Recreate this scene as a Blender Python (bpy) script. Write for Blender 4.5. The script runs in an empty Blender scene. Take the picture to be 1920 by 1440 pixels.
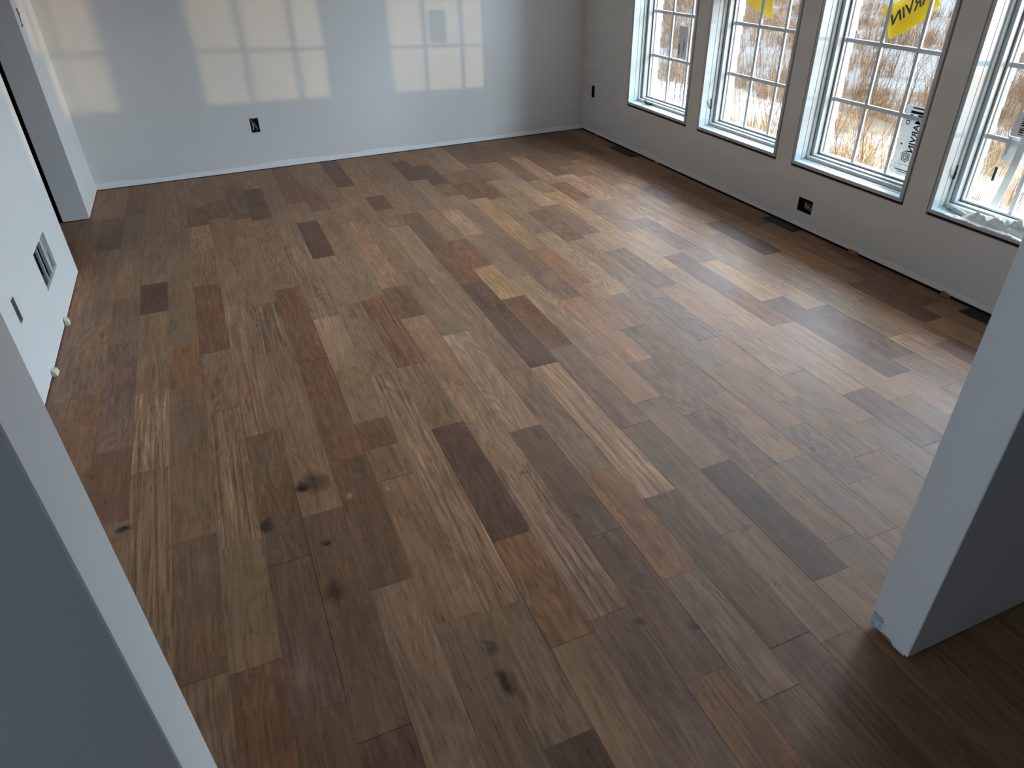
import bpy, bmesh, math, random
from mathutils import Vector, Matrix
import numpy as np

rnd = random.Random(7)
C = bpy.context.scene.collection
SC = bpy.context.scene

# ------------------------------------------------------------------ camera
F_PX = 1302.078
RW = ((0.92035981, -0.39054039, -0.02039643),      # right  (world)
      (-0.23030002, -0.49910366, -0.83537862),     # down
      (0.31606916, 0.77354621, -0.54929642))       # forward
CAM = Vector((0, 0, 1.5))
cd = bpy.data.cameras.new('camera')
cam = bpy.data.objects.new('camera', cd)
C.objects.link(cam)
cd.sensor_fit = 'HORIZONTAL'; cd.sensor_width = 36.0
cd.lens = F_PX / 1920 * 36
cd.clip_start = 0.02; cd.clip_end = 600
m = Matrix.Identity(4)
for i in range(3):
    m[i][0] = RW[0][i]; m[i][1] = -RW[1][i]; m[i][2] = -RW[2][i]; m[i][3] = CAM[i]
cam.matrix_world = m
SC.camera = cam

# ------------------------------------------------------------------ world, lamps, exposure
w = bpy.data.worlds.new('overcast_sky'); SC.world = w; w.use_nodes = True
bg = w.node_tree.nodes['Background']
bg.inputs[0].default_value = (0.86, 0.93, 1.0, 1); bg.inputs[1].default_value = 1.4

def area(name, loc, target, sx, sy, power, col):
    l = bpy.data.lights.new(name, 'AREA'); l.shape = 'RECTANGLE'; l.size = sx; l.size_y = sy
    l.energy = power; l.color = col
    o = bpy.data.objects.new(name, l); C.objects.link(o)
    o.location = loc
    o.rotation_euler = (Vector(target) - Vector(loc)).to_track_quat('-Z', 'Y').to_euler()
    return o
# added lamp boosting the window daylight, above anything the windows show from standing height
area('daylight_boost', (6.8, 4.6, 3.1), (2.6, 4.2, 1.7), 13.0, 2.6, 3000, (0.65, 0.81, 1.0))
# fill lamp added outside an unseen hall window on the left, behind the camera
area('hall_fill', (-2.95, -0.1, 1.35), (0.6, 0.1, 0.9), 1.2, 1.7, 20, (0.42, 0.67, 1.0))
# low sun glancing back off the frozen field
sp = bpy.data.lights.new('ice_glint', 'SPOT'); sp.energy = 7800; sp.color = (1.0, 0.72, 0.46)
sp.spot_size = math.radians(24); sp.spot_blend = 0.25; sp.shadow_soft_size = 0.13
so = bpy.data.objects.new('ice_glint', sp); C.objects.link(so)
so.location = (19.6, -8.9, -0.12)
so.rotation_euler = (Vector((3.1, 3.6, 0.75)) - so.location).to_track_quat('-Z', 'Y').to_euler()

SC.view_settings.view_transform = 'Standard'
SC.view_settings.look = 'None'
SC.view_settings.exposure = 0.0
SC.view_settings.gamma = 1.0
SC.view_settings.use_curve_mapping = False
SC.cycles.transparent_max_bounces = 24
SC.cycles.max_bounces = 10
SC.cycles.diffuse_bounces = 6

# ------------------------------------------------------------------ helpers
def px_ray(u, v):
    a = (u - 960) / F_PX; b = (v - 720) / F_PX
    return Vector([a * RW[0][i] + b * RW[1][i] + RW[2][i] for i in range(3)])
def tag(o, label=None, cat=None, group=None, kind=None):
    if label: o['label'] = label
    if cat: o['category'] = cat
    if group: o['group'] = group
    if kind: o['kind'] = kind
    return o
def link(name, me, mat=None, parent=None):
    o = bpy.data.objects.new(name, me)
    if mat and not me.materials: me.materials.append(mat)
    C.objects.link(o)
    if parent: o.parent = parent
    return o
def empty(name, loc=(0, 0, 0)):
    o = bpy.data.objects.new(name, None); o.location = loc; o.empty_display_size = 0.1
    C.objects.link(o); return o
class MB:
    def __init__(self): self.v = []; self.f = []
    def add(self, vs, fs):
        n = len(self.v); self.v += [tuple(p) for p in vs]; self.f += [tuple(i + n for i in f) for f in fs]; return self
    def box(self, a, b):
        (x0, y0, z0), (x1, y1, z1) = a, b
        x0, x1 = min(x0, x1), max(x0, x1); y0, y1 = min(y0, y1), max(y0, y1); z0, z1 = min(z0, z1), max(z0, z1)
        return self.add([(x0, y0, z0), (x1, y0, z0), (x1, y1, z0), (x0, y1, z0), (x0, y0, z1), (x1, y0, z1), (x1, y1, z1), (x0, y1, z1)],
                        [(0, 3, 2, 1), (4, 5, 6, 7), (0, 1, 5, 4), (1, 2, 6, 5), (2, 3, 7, 6), (3, 0, 4, 7)])
    def tube(self, pts, rad, n=6):
        pts = [Vector(p) for p in pts]
        if not isinstance(rad, (list, tuple)): rad = [rad] * len(pts)
        b0 = len(self.v); up = None
        for i, p in enumerate(pts):
            d = (pts[min(i + 1, len(pts) - 1)] - pts[max(i - 1, 0)]).normalized()
            if up is None: up = d.orthogonal().normalized()
            s = d.cross(up)
            if s.length < 1e-5: s = d.orthogonal()
            s.normalize(); up = s.cross(d).normalized()
            for k in range(n):
                a = 2 * math.pi * k / n
                self.v.append(tuple(p + (s * math.cos(a) + up * math.sin(a)) * rad[i]))
        for i in range(len(pts) - 1):
            for k in range(n):
                k2 = (k + 1) % n
                self.f.append((b0 + i * n + k, b0 + i * n + k2, b0 + (i + 1) * n + k2, b0 + (i + 1) * n + k))
        self.f.append(tuple(b0 + k for k in reversed(range(n))))
        e = b0 + (len(pts) - 1) * n
        self.f.append(tuple(e + k for k in range(n)))
        return self
    def build(self, name, mat=None, parent=None, smooth=False, bevel=0):
        me = bpy.data.meshes.new(name); me.from_pydata(self.v, [], self.f); me.update()
        if bevel:
            bm = bmesh.new(); bm.from_mesh(me)
            bmesh.ops.remove_doubles(bm, verts=bm.verts, dist=1e-6)
            bmesh.ops.bevel(bm, geom=list(bm.edges), offset=bevel, segments=1, affect='EDGES')
            bm.to_mesh(me); bm.free()
        if smooth:
            for p in me.polygons: p.use_smooth = True
        return link(name, me, mat, parent)

# ------------------------------------------------------------------ materials
class NT:
    def __init__(self, name):
        self.m = bpy.data.materials.new(name); self.m.use_nodes = True
        self.t = self.m.node_tree; self.p = self.t.nodes['Principled BSDF']
    def n(self, typ, ins=None, **kw):
        nd = self.t.nodes.new(typ)
        for k, v in kw.items(): setattr(nd, k, v)
        for k, v in (ins or {}).items(): self.set(nd.inputs[k], v)
        return nd
    def set(self, sock, v):
        if isinstance(v, bpy.types.NodeSocket): self.t.links.new(v, sock)
        elif isinstance(v, bpy.types.Node): self.t.links.new(v.outputs[0], sock)
        else: sock.default_value = v
    def math(self, op, a, b=0.0, c=0.0, clamp=False):
        nd = self.n('ShaderNodeMath', operation=op); nd.use_clamp = clamp
        self.set(nd.inputs[0], a); self.set(nd.inputs[1], b)
        if op in ('MULTIPLY_ADD', 'SMOOTH_MIN'): self.set(nd.inputs[2], c)
        return nd.outputs[0]
    def mix(self, f, a, b, mode='MIX'):
        nd = self.n('ShaderNodeMix', data_type='RGBA', blend_type=mode)
        self.set(nd.inputs[0], f); self.set(nd.inputs[6], a); self.set(nd.inputs[7], b)
        return nd.outputs[2]
    def ramp(self, f, stops):
        nd = self.n('ShaderNodeValToRGB'); el = nd.color_ramp.elements
        while len(el) < len(stops): el.new(0.5)
        for e, (p, c) in zip(el, stops):
            e.position = p; e.color = c if len(c) == 4 else (*c, 1)
        self.set(nd.inputs[0], f); return nd.outputs[0]
    def noise(self, vec, scale, detail=3, rough=0.5, dist=0.0, out=0):
        nd = self.n('ShaderNodeTexNoise', {'Scale': scale, 'Detail': detail, 'Roughness': rough, 'Distortion': dist})
        if vec is not None: self.set(nd.inputs['Vector'], vec)
        return nd.outputs[out]
    def vmul(self, v, s, add=(0, 0, 0)):
        a = self.n('ShaderNodeVectorMath', operation='MULTIPLY_ADD'); self.set(a.inputs[0], v)
        self.set(a.inputs[1], s); self.set(a.inputs[2], add); return a.outputs[0]
    def bump(self, h, dist=0.001, strength=0.5):
        b = self.n('ShaderNodeBump', {'Height': h, 'Distance': dist, 'Strength': strength}); self.set(self.p.inputs['Normal'], b.outputs[0])
def G(v): return (v, v, v, 1)

def simple(name, col, rough=0.5, spec=0.4, metal=0.0, var=0.08, scale=30, bump=0.0):
    q = NT(name); geo = q.n('ShaderNodeTexCoord')
    nz = q.noise(geo.outputs['Object'], scale, 4, 0.6)
    lo = tuple(c * (1 - var) for c in col); hi = tuple(min(1, c * (1 + var)) for c in col)
    q.set(q.p.inputs['Base Color'], q.ramp(nz, [(0.3, lo), (0.7, hi)]))
    q.p.inputs['Roughness'].default_value = rough; q.p.inputs['Specular IOR Level'].default_value = spec
    q.p.inputs['Metallic'].default_value = metal
    if bump: q.bump(nz, bump, 0.6)
    return q.m

PAINT = (0.75, 0.737, 0.715)
def wall_paint(name, strip=0.045, strip_col=(0.90, 0.91, 0.91), var=0.02, col=PAINT, mud=False):
    q = NT(name); g = q.n('ShaderNodeNewGeometry'); P = g.outputs['Position']
    sep = q.n('ShaderNodeSeparateXYZ'); q.set(sep.inputs[0], P)
    z = sep.outputs[2]
    # unpainted primer band along the bottom, with a ragged cut-in line
    run = q.vmul(P, (1.6, 1.6, 0.0)); big = q.noise(run, 1.3, 1, 0.4); small = q.noise(P, 55, 3, 0.6)
    edge = q.math('ADD', q.math('MULTIPLY_ADD', big, strip * 0.7, strip * 0.22), q.math('MULTIPLY_ADD', small, 0.006, -0.003))
    step = q.math('MULTIPLY', q.math('SUBTRACT', edge, z), 700, clamp=True)
    base = q.mix(q.noise(q.vmul(P, (1, 1, 0.6)), 2.2, 3, 0.5), (*[c * (1 - var) for c in col], 1), (*[c * (1 + var) for c in col], 1))
    if mud:
        patch = q.ramp(q.noise(q.vmul(P, (1, 0.8, 3.0)), 1.7, 2, 0.4), [(0.56, (0, 0, 0)), (0.60, (1, 1, 1))])
        base = q.mix(q.math('MULTIPLY', patch, 0.35), base, (*[min(1, c * 1.12) for c in col], 1))
    c = q.mix(step, base, (*strip_col, 1))
    dots = q.n('ShaderNodeTexVoronoi', {'Scale': 7.0}); q.set(dots.inputs['Vector'], P)
    nail = q.math('LESS_THAN', dots.outputs['Distance'], 0.028)
    nail = q.math('MULTIPLY', nail, q.math('LESS_THAN', z, 0.05))
    c = q.mix(q.math('MULTIPLY', nail, 0.8), c, (0.03, 0.03, 0.03, 1))
    q.set(q.p.inputs['Base Color'], c)
    q.p.inputs['Roughness'].default_value = 0.45; q.p.inputs['Specular IOR Level'].default_value = 0.25
    q.bump(q.noise(P, 420, 2, 0.5), 0.0004, 0.35)
    return q.m

M = {}
M['paint_far'] = wall_paint('wall_paint_far', 0.078)
M['paint_left'] = wall_paint('wall_paint_left', 0.02, (0.86, 0.87, 0.88))
M['paint_right'] = wall_paint('wall_paint_right', 0.075, (0.86, 0.86, 0.86), mud=True)
M['paint_post'] = wall_paint('wall_paint_post', 0.012, (0.84, 0.85, 0.86))
M['ceiling'] = simple('ceiling_white', (0.86, 0.87, 0.88), 0.8, 0.2, var=0.02, scale=3)
M['white'] = simple('primed_white', (0.58, 0.63, 0.65), 0.35, 0.45, var=0.02, scale=8)
M['cream'] = simple('cream_vinyl', (0.72, 0.72, 0.67), 0.35, 0.45, var=0.03, scale=14)
M['gap'] = simple('dark_gap', (0.035, 0.024, 0.018), 0.9, 0.1, var=0.4, scale=60)
M['rubber'] = simple('weatherstrip', (0.10, 0.11, 0.115), 0.7, 0.2)
M['bronze'] = simple('dark_bronze', (0.035, 0.032, 0.03), 0.4, 0.5, 0.6)
M['black'] = simple('black_plastic', (0.012, 0.013, 0.015), 0.45, 0.4)
M['wire_white'] = simple('white_wire', (0.75, 0.75, 0.72), 0.5, 0.4)
M['copper'] = simple('copper', (0.55, 0.38, 0.24), 0.4, 0.5, 0.7)
M['steel'] = simple('galvanised_steel', (0.42, 0.42, 0.43), 0.45, 0.5, 0.5, 0.15, 40)
M['back_dark'] = simple('darkened_back_wall', (0.075, 0.07, 0.065), 0.5, 0.3, 0, 0.1, 4)  # unseen back wall, coloured dark to cut bounce light behind the camera
M['muntin'] = simple('muntin_grey', (0.60, 0.63, 0.66), 0.4, 0.4, var=0.02, scale=8)
M['stud'] = simple('wood_stud', (0.36, 0.25, 0.16), 0.8, 0.2, 0, 0.25, 25)
M['board_core'] = simple('gypsum_paper', (0.42, 0.47, 0.52), 0.9, 0.15, 0, 0.35, 90)
M['gypsum'] = simple('gypsum_white', (0.72, 0.70, 0.70), 0.95, 0.1, 0, 0.12, 60)
M['spacer'] = simple('pale_wood_spacer', (0.68, 0.62, 0.50), 0.8, 0.2, 0, 0.12, 60)
M['spacer_dark'] = simple('brown_wood_spacer', (0.30, 0.17, 0.09), 0.8, 0.2, 0, 0.25, 60)
M['siding'] = simple('outer_siding', (0.50, 0.485, 0.48), 0.7, 0.2, 0, 0.05, 6)
M['yellow'] = simple('yellow_plastic', (0.72, 0.56, 0.01), 0.4, 0.4, 0, 0.06, 12)
q = NT('yellow_plastic_sheet'); tl = q.n('ShaderNodeBsdfTranslucent', {'Color': (0.58, 0.46, 0.01, 1)}); mx = q.n('ShaderNodeMixShader', {0: 0.40})
q.p.inputs['Base Color'].default_value = (0.75, 0.58, 0.01, 1); q.p.inputs['Roughness'].default_value = 0.4
q.set(mx.inputs[1], q.p.outputs[0]); q.set(mx.inputs[2], tl.outputs[0]); q.set(q.t.nodes['Material Output'].inputs[0], mx.outputs[0]); M['yellow'] = q.m
M['ink'] = simple('black_ink', (0.015, 0.012, 0.01), 0.6, 0.2)
M['ink_grey'] = simple('grey_ink', (0.08, 0.085, 0.09), 0.6, 0.2)
M['label_paper'] = simple('label_film', (0.62, 0.66, 0.66), 0.5, 0.3, 0, 0.04, 30)
M['label_white'] = simple('label_white', (0.82, 0.84, 0.85), 0.5, 0.3, 0, 0.03, 30)
M['subfloor'] = simple('subfloor_board', (0.03, 0.022, 0.016), 0.9, 0.1, 0, 0.3, 20)

def film(name, col, alpha, rough=0.3):
    q = NT(name); tr = q.n('ShaderNodeBsdfTransparent'); mx = q.n('ShaderNodeMixShader')
    q.p.inputs['Base Color'].default_value = (*col, 1); q.p.inputs['Roughness'].default_value = rough
    nz = q.noise(q.n('ShaderNodeTexCoord').outputs['Object'], 40, 3)
    q.set(mx.inputs[0], q.math('MULTIPLY_ADD', nz, 0.4, alpha - 0.2, True)); q.set(mx.inputs[1], tr.outputs[0]); q.set(mx.inputs[2], q.p.outputs[0])
    q.set(q.t.nodes['Material Output'].inputs[0], mx.outputs[0]); return q.m
M['sticker_film'] = film('sticker_film', (0.80, 0.83, 0.83), 0.62)
M['poly'] = film('clear_poly', (0.80, 0.83, 0.82), 0.72)
M['poly_white'] = film('milky_poly', (0.94, 0.94, 0.90), 0.85, 0.8)
q = NT('window_glass')
tr = q.n('ShaderNodeBsdfTransparent', {'Color': (0.95, 0.97, 0.96, 1)}); gl = q.n('ShaderNodeBsdfGlossy', {'Roughness': 0.0})
gg = q.n('ShaderNodeNewGeometry')           # thin sheet: same reflectance from either side
fr = q.n('ShaderNodeFresnel', {'IOR': q.math('MULTIPLY_ADD', gg.outputs['Backfacing'], 1 / 1.45 - 1.45, 1.45)}); mx = q.n('ShaderNodeMixShader')
q.set(mx.inputs[0], q.math('MULTIPLY', fr.outputs[0], 0.9)); q.set(mx.inputs[1], tr.outputs[0]); q.set(mx.inputs[2], gl.outputs[0])
q.set(q.t.nodes['Material Output'].inputs[0], mx.outputs[0]); M['glass'] = q.m

# ------------------------------------------------------------------ floor boards
ROW_W, ROW_0 = 0.1238, 0.111
TONES = dict(m=(1, 1, 1), d=(.69, .66, .65), k=(.50, .45, .47), r=(.85, .69, .62), o=(1.10, .92, .78), l=(1.34, 1.33, 1.38),
             t=(1.27, 1.19, 1.17), y=(1.50, 1.46, 1.28), g=(1.03, 1.04, 1.12), p=(.83, .78, .88), v=(.96, .97, .94), b=(.82, .90, 1.20))
BASE = (0.258, 0.145, 0.077)
ROWS = {
 -8: "368 m 470 t- 605 g 760 m- 950 m",
 -7: "365 v 410 d 470 g 613 m 745 o- 900 d",
 -6: "358 d 402 m- 470 m 560 g- 645 p 845 r- 985 m 1260 m-",
 -5: "354 m- 440 m 532 k 587 m 735 l* 882 m* 1190 v-",
 -4: "349 m 425 v 527 v 642 o 725 m- 1010 d 1275 m-",
 -3: "345 v 390 d 424 t 468 v 535 r- 660 m 770 l-* 1020 v 1250 r-",
 -2: "340 m- 378 d 409 m 500 m 570 t-* 812 d 1052 p- 1330 d",
 -1: "336 o- 352 d 411 t- 484 t- 570 m-* 657 m 960 d 1375 k",
 0: "331 m 355 k 411 v 481 m 541 r- 676 r- 760 r 860 d 1095 g",
 1: "327 v 375 m- 400 m 458 g* 595 l 690 m 788 r- 838 m 895 t- 1160 m-",
 2: "323 r- 380 m 416 k 482 l- 570 g 700 l-* 1138 m- 1385 k",
 3: "319 m- 354 r- 395 m 470 m 514 v 560 r* 684 m 797 k 1006 o- 1200 m",
 4: "315 m- 375 v 417 t 538 d 594 t- 722 l- 876 g* 1150 p-",
 5: "311 k 350 m 410 m 450 v 510 g- 625 l 803 d 1000 p- 1265 o-",
 6: "307 t- 368 k 393 m 425 l- 500 m 690 m 883 o 1076 g- 1300 m-",
 7: "303 m- 345 m 400 r- 420 d 470 r- 531 k 684 l* 926 d 1200 p-",
 8: "299 m- 345 g- 395 t- 450 r 500 y- 558 r- 650 g- 796 v 993 m 1190 m-",
 9: "295 m- 303 k 338 m 395 l 440 g 520 l 665 t 750 g 870 k 1077 m",
 10: "292 o 310 k 345 d 367 g 385 m 446 p 560 t 677 g- 772 p 880 v 1010 m-",
 11: "288 g- 325 r 345 r- 372 y- 465 o 533 t 613 g- 740 t- 860 g 1000 m",
 12: "284 l- 319 r- 372 m 436 l- 475 l 550 g 690 t- 800 g- 900 m",
 13: "281 d 308 m- 338 l- 362 m 395 d 449 m 519 g 560 b 634 t- 745 v 850 m",
 14: "277 d 305 g 340 l 385 p 438 l- 468 p 536 t 600 l- 700 g 790 m",
 15: "274 d 338 m 360 y- 431 y 505 l 590 l 733 p- 830 m",
 16: "271 m- 295 l- 343 r- 373 g 400 m 432 l 478 p 545 r 607 l 745 g",
 17: "267 m- 292 d 328 l 375 l 411 p 465 l- 489 y+ 560 p- 701 l 770 t-",
 18: "264 d 290 d 310 m 330 t 400 l 480 l 576 p- 667 g 720 l-",
 19: "261 d 300 t- 345 l 440 v+ 540 v+ 628 l 730 p",
 20: "257 d 285 m 330 l 350 p 381 t 416 k 475 t 560 l- 640 p 700 m",
 21: "254 d 290 m 320 l- 360 g 430 t 528 p- 600 l",
 22: "251 m 283 o- 330 d 420 m 500 d 570 m",
 23: "248 m- 300 m 380 o- 455 d 530 m",
}
def floor_y(row, v):
    # y (metres) of the point on the row's centre line seen at image height v
    x = ROW_0 + (row + .5) * ROW_W
    lo, hi = -0.2, 40.0
    for _ in range(60):
        y = (lo + hi) / 2
        d = Vector((x, y, 0)) - CAM
        fz = sum(RW[2][i] * d[i] for i in range(3)); fy = sum(RW[1][i] * d[i] for i in range(3))
        vv = 720 + F_PX * fy / fz if fz > 1e-4 else 1e9
        if vv > v: lo = y
        else: hi = y
    return (lo + hi) / 2

def plank_material():
    q = NT('raw_hardwood'); tc = q.n('ShaderNodeTexCoord'); oi = q.n('ShaderNodeObjectInfo'); geo = q.n('ShaderNodeNewGeometry')
    rand = oi.outputs['Random']
    cmb = q.n('ShaderNodeCombineXYZ'); q.set(cmb.inputs[0], q.math('MULTIPLY', rand, 53.0)); q.set(cmb.inputs[1], q.math('MULTIPLY', rand, 171.0)); q.set(cmb.inputs[2], q.math('MULTIPLY', rand, 19.0))
    ob = q.n('ShaderNodeVectorMath', operation='ADD'); q.set(ob.inputs[0], tc.outputs['Object']); q.set(ob.inputs[1], cmb.outputs[0])
    O = ob.outputs[0]; Pw = geo.outputs['Position']
    # growth figure: contour lines of a stretched noise field
    fld = q.noise(q.vmul(O, (7.5, 1.15, 1)), 1.0, 2, 0.45, 0.25)
    rings = q.math('FRACT', q.math('MULTIPLY', fld, 17.0))
    rings = q.math('ABSOLUTE', q.math('MULTIPLY_ADD', rings, 2.0, -1.0))
    ring_amt = q.ramp(q.math('FRACT', q.math('MULTIPLY', rand, 7.31)), [(0.25, G(0.10)), (0.75, G(0.9))])
    # fine straight grain and pores
    fine = q.noise(q.vmul(O, (210, 6.0, 1)), 1.0, 3, 0.6, 0.4)
    mid = q.noise(q.vmul(O, (52, 2.6, 1)), 1.0, 3, 0.55, 0.8)
    pores = q.ramp(q.noise(q.vmul(O, (420, 20, 1)), 1.0, 2, 0.5), [(0.58, G(0)), (0.72, G(1))])
    # ribbon / curl figure running across some boards
    curl = q.noise(q.vmul(O, (34, 11, 1)), 1.0, 3, 0.6, 1.2)
    curl_amt = q.ramp(q.math('FRACT', q.math('MULTIPLY', rand, 13.7)), [(0.45, G(0.08)), (0.85, G(0.8))])
    blot = q.noise(q.vmul(O, (8, 3.2, 1)), 1.0, 4, 0.6, 0.6)
    hue = q.noise(q.vmul(O, (5, 1.4, 1)), 1.0, 2, 0.5)
    bold = q.math('SUBTRACT', 1.0, oi.outputs['Alpha'])
    streak = q.noise(q.vmul(O, (85, 2.0, 1)), 1.0, 4, 0.65, 0.9)
    # value
    v = q.math('MULTIPLY_ADD', fine, 0.80, 0.60)
    v = q.math('MULTIPLY', v, q.math('MULTIPLY_ADD', mid, 0.80, 0.60))
    v = q.math('MULTIPLY', v, q.math('MULTIPLY_ADD', q.math('MULTIPLY', q.math('SUBTRACT', rings, 0.5), ring_amt), 0.36, 1.0))
    v = q.math('MULTIPLY', v, q.math('MULTIPLY_ADD', q.math('MULTIPLY', q.math('SUBTRACT', curl, 0.5), curl_amt), 0.7, 1.0))
    v = q.math('MULTIPLY', v, q.math('MULTIPLY_ADD', q.math('SUBTRACT', streak, 0.5), q.math('MULTIPLY_ADD', bold, 2.3, 0.45), 1.0))
    v = q.math('MULTIPLY', v, q.math('MULTIPLY_ADD', blot, 0.95, 0.52))
    v = q.math('MAXIMUM', q.math('MULTIPLY', v, q.math('MULTIPLY_ADD', pores, -0.38, 1.0)), 0.12)
    val = q.n('ShaderNodeCombineColor'); [q.set(val.inputs[i], v) for i in range(3)]
    c = q.mix(1.0, oi.outputs['Color'], val.outputs[0], 'MULTIPLY')
    c = q.mix(q.math('MULTIPLY_ADD', hue, 1.0, -0.30, True), c, q.mix(1.0, c, (1.14, 0.93, 0.86, 1), 'MULTIPLY'))
    hue2 = q.noise(q.vmul(O, (14, 5, 1), (7, 3, 0)), 1.0, 3, 0.6, 0.8)
    c = q.mix(q.ramp(hue2, [(0.45, G(0)), (0.75, G(0.8))]), c, q.mix(1.0, c, (0.88, 0.93, 1.10, 1), 'MULTIPLY'))
    # short dark dashes along the grain
    dash = q.ramp(q.noise(q.vmul(O, (150, 13, 1)), 1.0, 2, 0.5, 0.3), [(0.655, G(0)), (0.70, G(1))])
    c = q.mix(q.math('MULTIPLY', dash, 0.5), c, q.mix(1.0, c, (0.30, 0.27, 0.27, 1), 'MULTIPLY'))
    # sanding dust, scuffs and smudges over everything, in room space
    dust = q.ramp(q.noise(q.vmul(Pw, (1.0, 0.8, 1)), 1.6, 5, 0.65, 0.5), [(0.42, G(0)), (0.75, G(1))])
    c = q.mix(q.math('MULTIPLY', dust, 0.16), c, (0.30, 0.235, 0.19, 1))
    scuf = q.n('ShaderNodeVectorRotate', {'Angle': 0.75}, rotation_type='Z_AXIS'); q.set(scuf.inputs['Vector'], Pw)
    sc = q.ramp(q.noise(q.vmul(scuf.outputs[0], (5.0, 24, 1)), 1.0, 4, 0.7, 2.2), [(0.60, G(0)), (0.76, G(1))])
    c = q.mix(q.math('MULTIPLY', sc, 0.22), c, (0.34, 0.28, 0.24, 1))
    smut = q.ramp(q.noise(q.vmul(Pw, (11, 8, 1)), 1.0, 5, 0.7, 1.2), [(0.60, G(0)), (0.72, G(1))])
    c = q.mix(q.math('MULTIPLY', smut, 0.38), c, q.mix(1.0, c, (0.50, 0.48, 0.48, 1), 'MULTIPLY'))
    fleck = q.ramp(q.noise(q.vmul(Pw, (34, 20, 1)), 1.0, 3, 0.7, 1.0), [(0.705, G(0)), (0.73, G(1))])
    c = q.mix(q.math('MULTIPLY', fleck, 0.55), c, (0.055, 0.035, 0.025, 1))
    # knots and drips that sit at definite places on the boards
    wob = q.n('ShaderNodeVectorMath', operation='MULTIPLY_ADD')
    q.set(wob.inputs[0], q.noise(q.vmul(Pw, (1, 1, 0)), 22, 3, 0.6, out=1)); wob.inputs[1].default_value = (0.05, 0.05, 0); q.set(wob.inputs[2], Pw)
    for (u, vv, rx, ry, col, a) in STAINS:
        d = px_ray(u, vv); t = -CAM.z / d.z; px, py = d.x * t, d.y * t
        rx *= .62; ry *= .62
        dv = q.vmul(wob.outputs[0], (1 / rx, 1 / ry, 0), (-(px + .025) / rx, -(py + .025) / ry, 0))
        ln = q.n('ShaderNodeVectorMath', operation='LENGTH'); q.set(ln.inputs[0], dv)
        k = q.ramp(ln.outputs['Value'], [(0.35, G(a)), (1.0, G(0))])
        c = q.mix(k, c, (*col, 1))
    q.set(q.p.inputs['Base Color'], c)
    q.set(q.p.inputs['Roughness'], q.math('MULTIPLY_ADD', blot, 0.14, 0.44))
    q.p.inputs['Specular IOR Level'].default_value = 0.22
    q.bump(q.math('ADD', q.math('MULTIPLY', fine, 0.6), q.math('MULTIPLY', curl, 0.4)), 0.0007, 0.35)
    return q.m
STAINS = [(566, 914, .045, .045, (0.012, 0.010, 0.010), .95), (590, 905, .09, .12, (0.05, 0.028, 0.016), .7), (500, 985, .04, .06, (0.03, 0.02, 0.015), .8),
          (232, 992, .05, .035, (0.012, 0.011, 0.010), .95), (612, 1017, .03, .02, (0.02, 0.014, 0.01), .9), (625, 1110, .06, .09, (0.045, 0.025, 0.015), .75),
          (1197, 1164, .03, .03, (0.07, 0.036, 0.018), .8), (1300, 1172, .03, .03, (0.035, 0.028, 0.018), .85), (1535, 1066, .045, .06, (0.11, 0.075, 0.04), .8),
          (1490, 1005, .05, .03, (0.09, 0.05, 0.03), .7), (950, 1280, .03, .08, (0.018, 0.013, 0.011), .85), (922, 1215, .03, .05, (0.03, 0.028, 0.02), .7),
          (1190, 985, .045, .07, (0.17, 0.085, 0.055), .75), (1232, 1034, .05, .06, (0.19, 0.085, 0.06), .7), (655, 930, .02, .03, (0.45, 0.23, 0.16), .8),
          (725, 918, .012, .02, (0.5, 0.27, 0.19), .8), (980, 885, .03, .02, (0.13, 0.06, 0.04), .7), (1080, 968, .025, .015, (0.07, 0.045, 0.03), .8),
          (1525, 843, .03, .018, (0.06, 0.045, 0.05), .8), (1715, 886, .018, .05, (0.16, 0.10, 0.07), .8), (932, 537, .025, .02, (0.2, 0.10, 0.045), .6),
          (1690, 822, .02, .05, (0.14, 0.10, 0.07), .7), (1400, 992, .05, .012, (0.10, 0.07, 0.035), .75), (1565, 772, .02, .05, (0.15, 0.095, 0.055), .7)]
M['plank'] = plank_material()

XL, XR, YF, YN = -0.826, 3.027, 5.640, 0.711
floor = MB().box((-2.6, -2.6, -0.05), (3.05, 5.70, -0.0125)).build('floor', M['subfloor']); tag(floor, kind='structure')
def plank(x0, x1, y0, y1, tone):
    g = 0.00018; c = 0.0003; zt = rnd.uniform(-0.0005, 0.0004); zb = -0.012
    hx = (x1 - x0) / 2 - g; hy = (y1 - y0) / 2 - g
    vs = []
    for (a, z) in ((0, zb), (0, zt - c), (c, zt)):
        vs += [(-hx + a, -hy + a, z), (hx - a, -hy + a, z), (hx - a, hy - a, z), (-hx + a, hy - a, z)]
    fs = [(8, 9, 10, 11)]
    for L in (0, 4):
        for k in range(4):
            k2 = (k + 1) % 4; fs.append((L + k, L + k2, L + 4 + k2, L + 4 + k))
    me = bpy.data.meshes.new('plank'); me.from_pydata(vs, [], fs); me.update()
    o = link('plank', me, M['plank'], floor); o.location = ((x0 + x1) / 2, (y0 + y1) / 2, 0)
    f = TONES[tone[0]]; s = 1.14 if '+' in tone else (0.87 if '-' in tone else 1.0)
    s *= rnd.uniform(0.95, 1.05)
    o.color = (*[min(1, BASE[i] * f[i] * s) for i in range(3)], 0.0 if '*' in tone else 1.0)   # alpha 0 marks a boldly streaked board
rest = 'mmmdgvpt'
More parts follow.
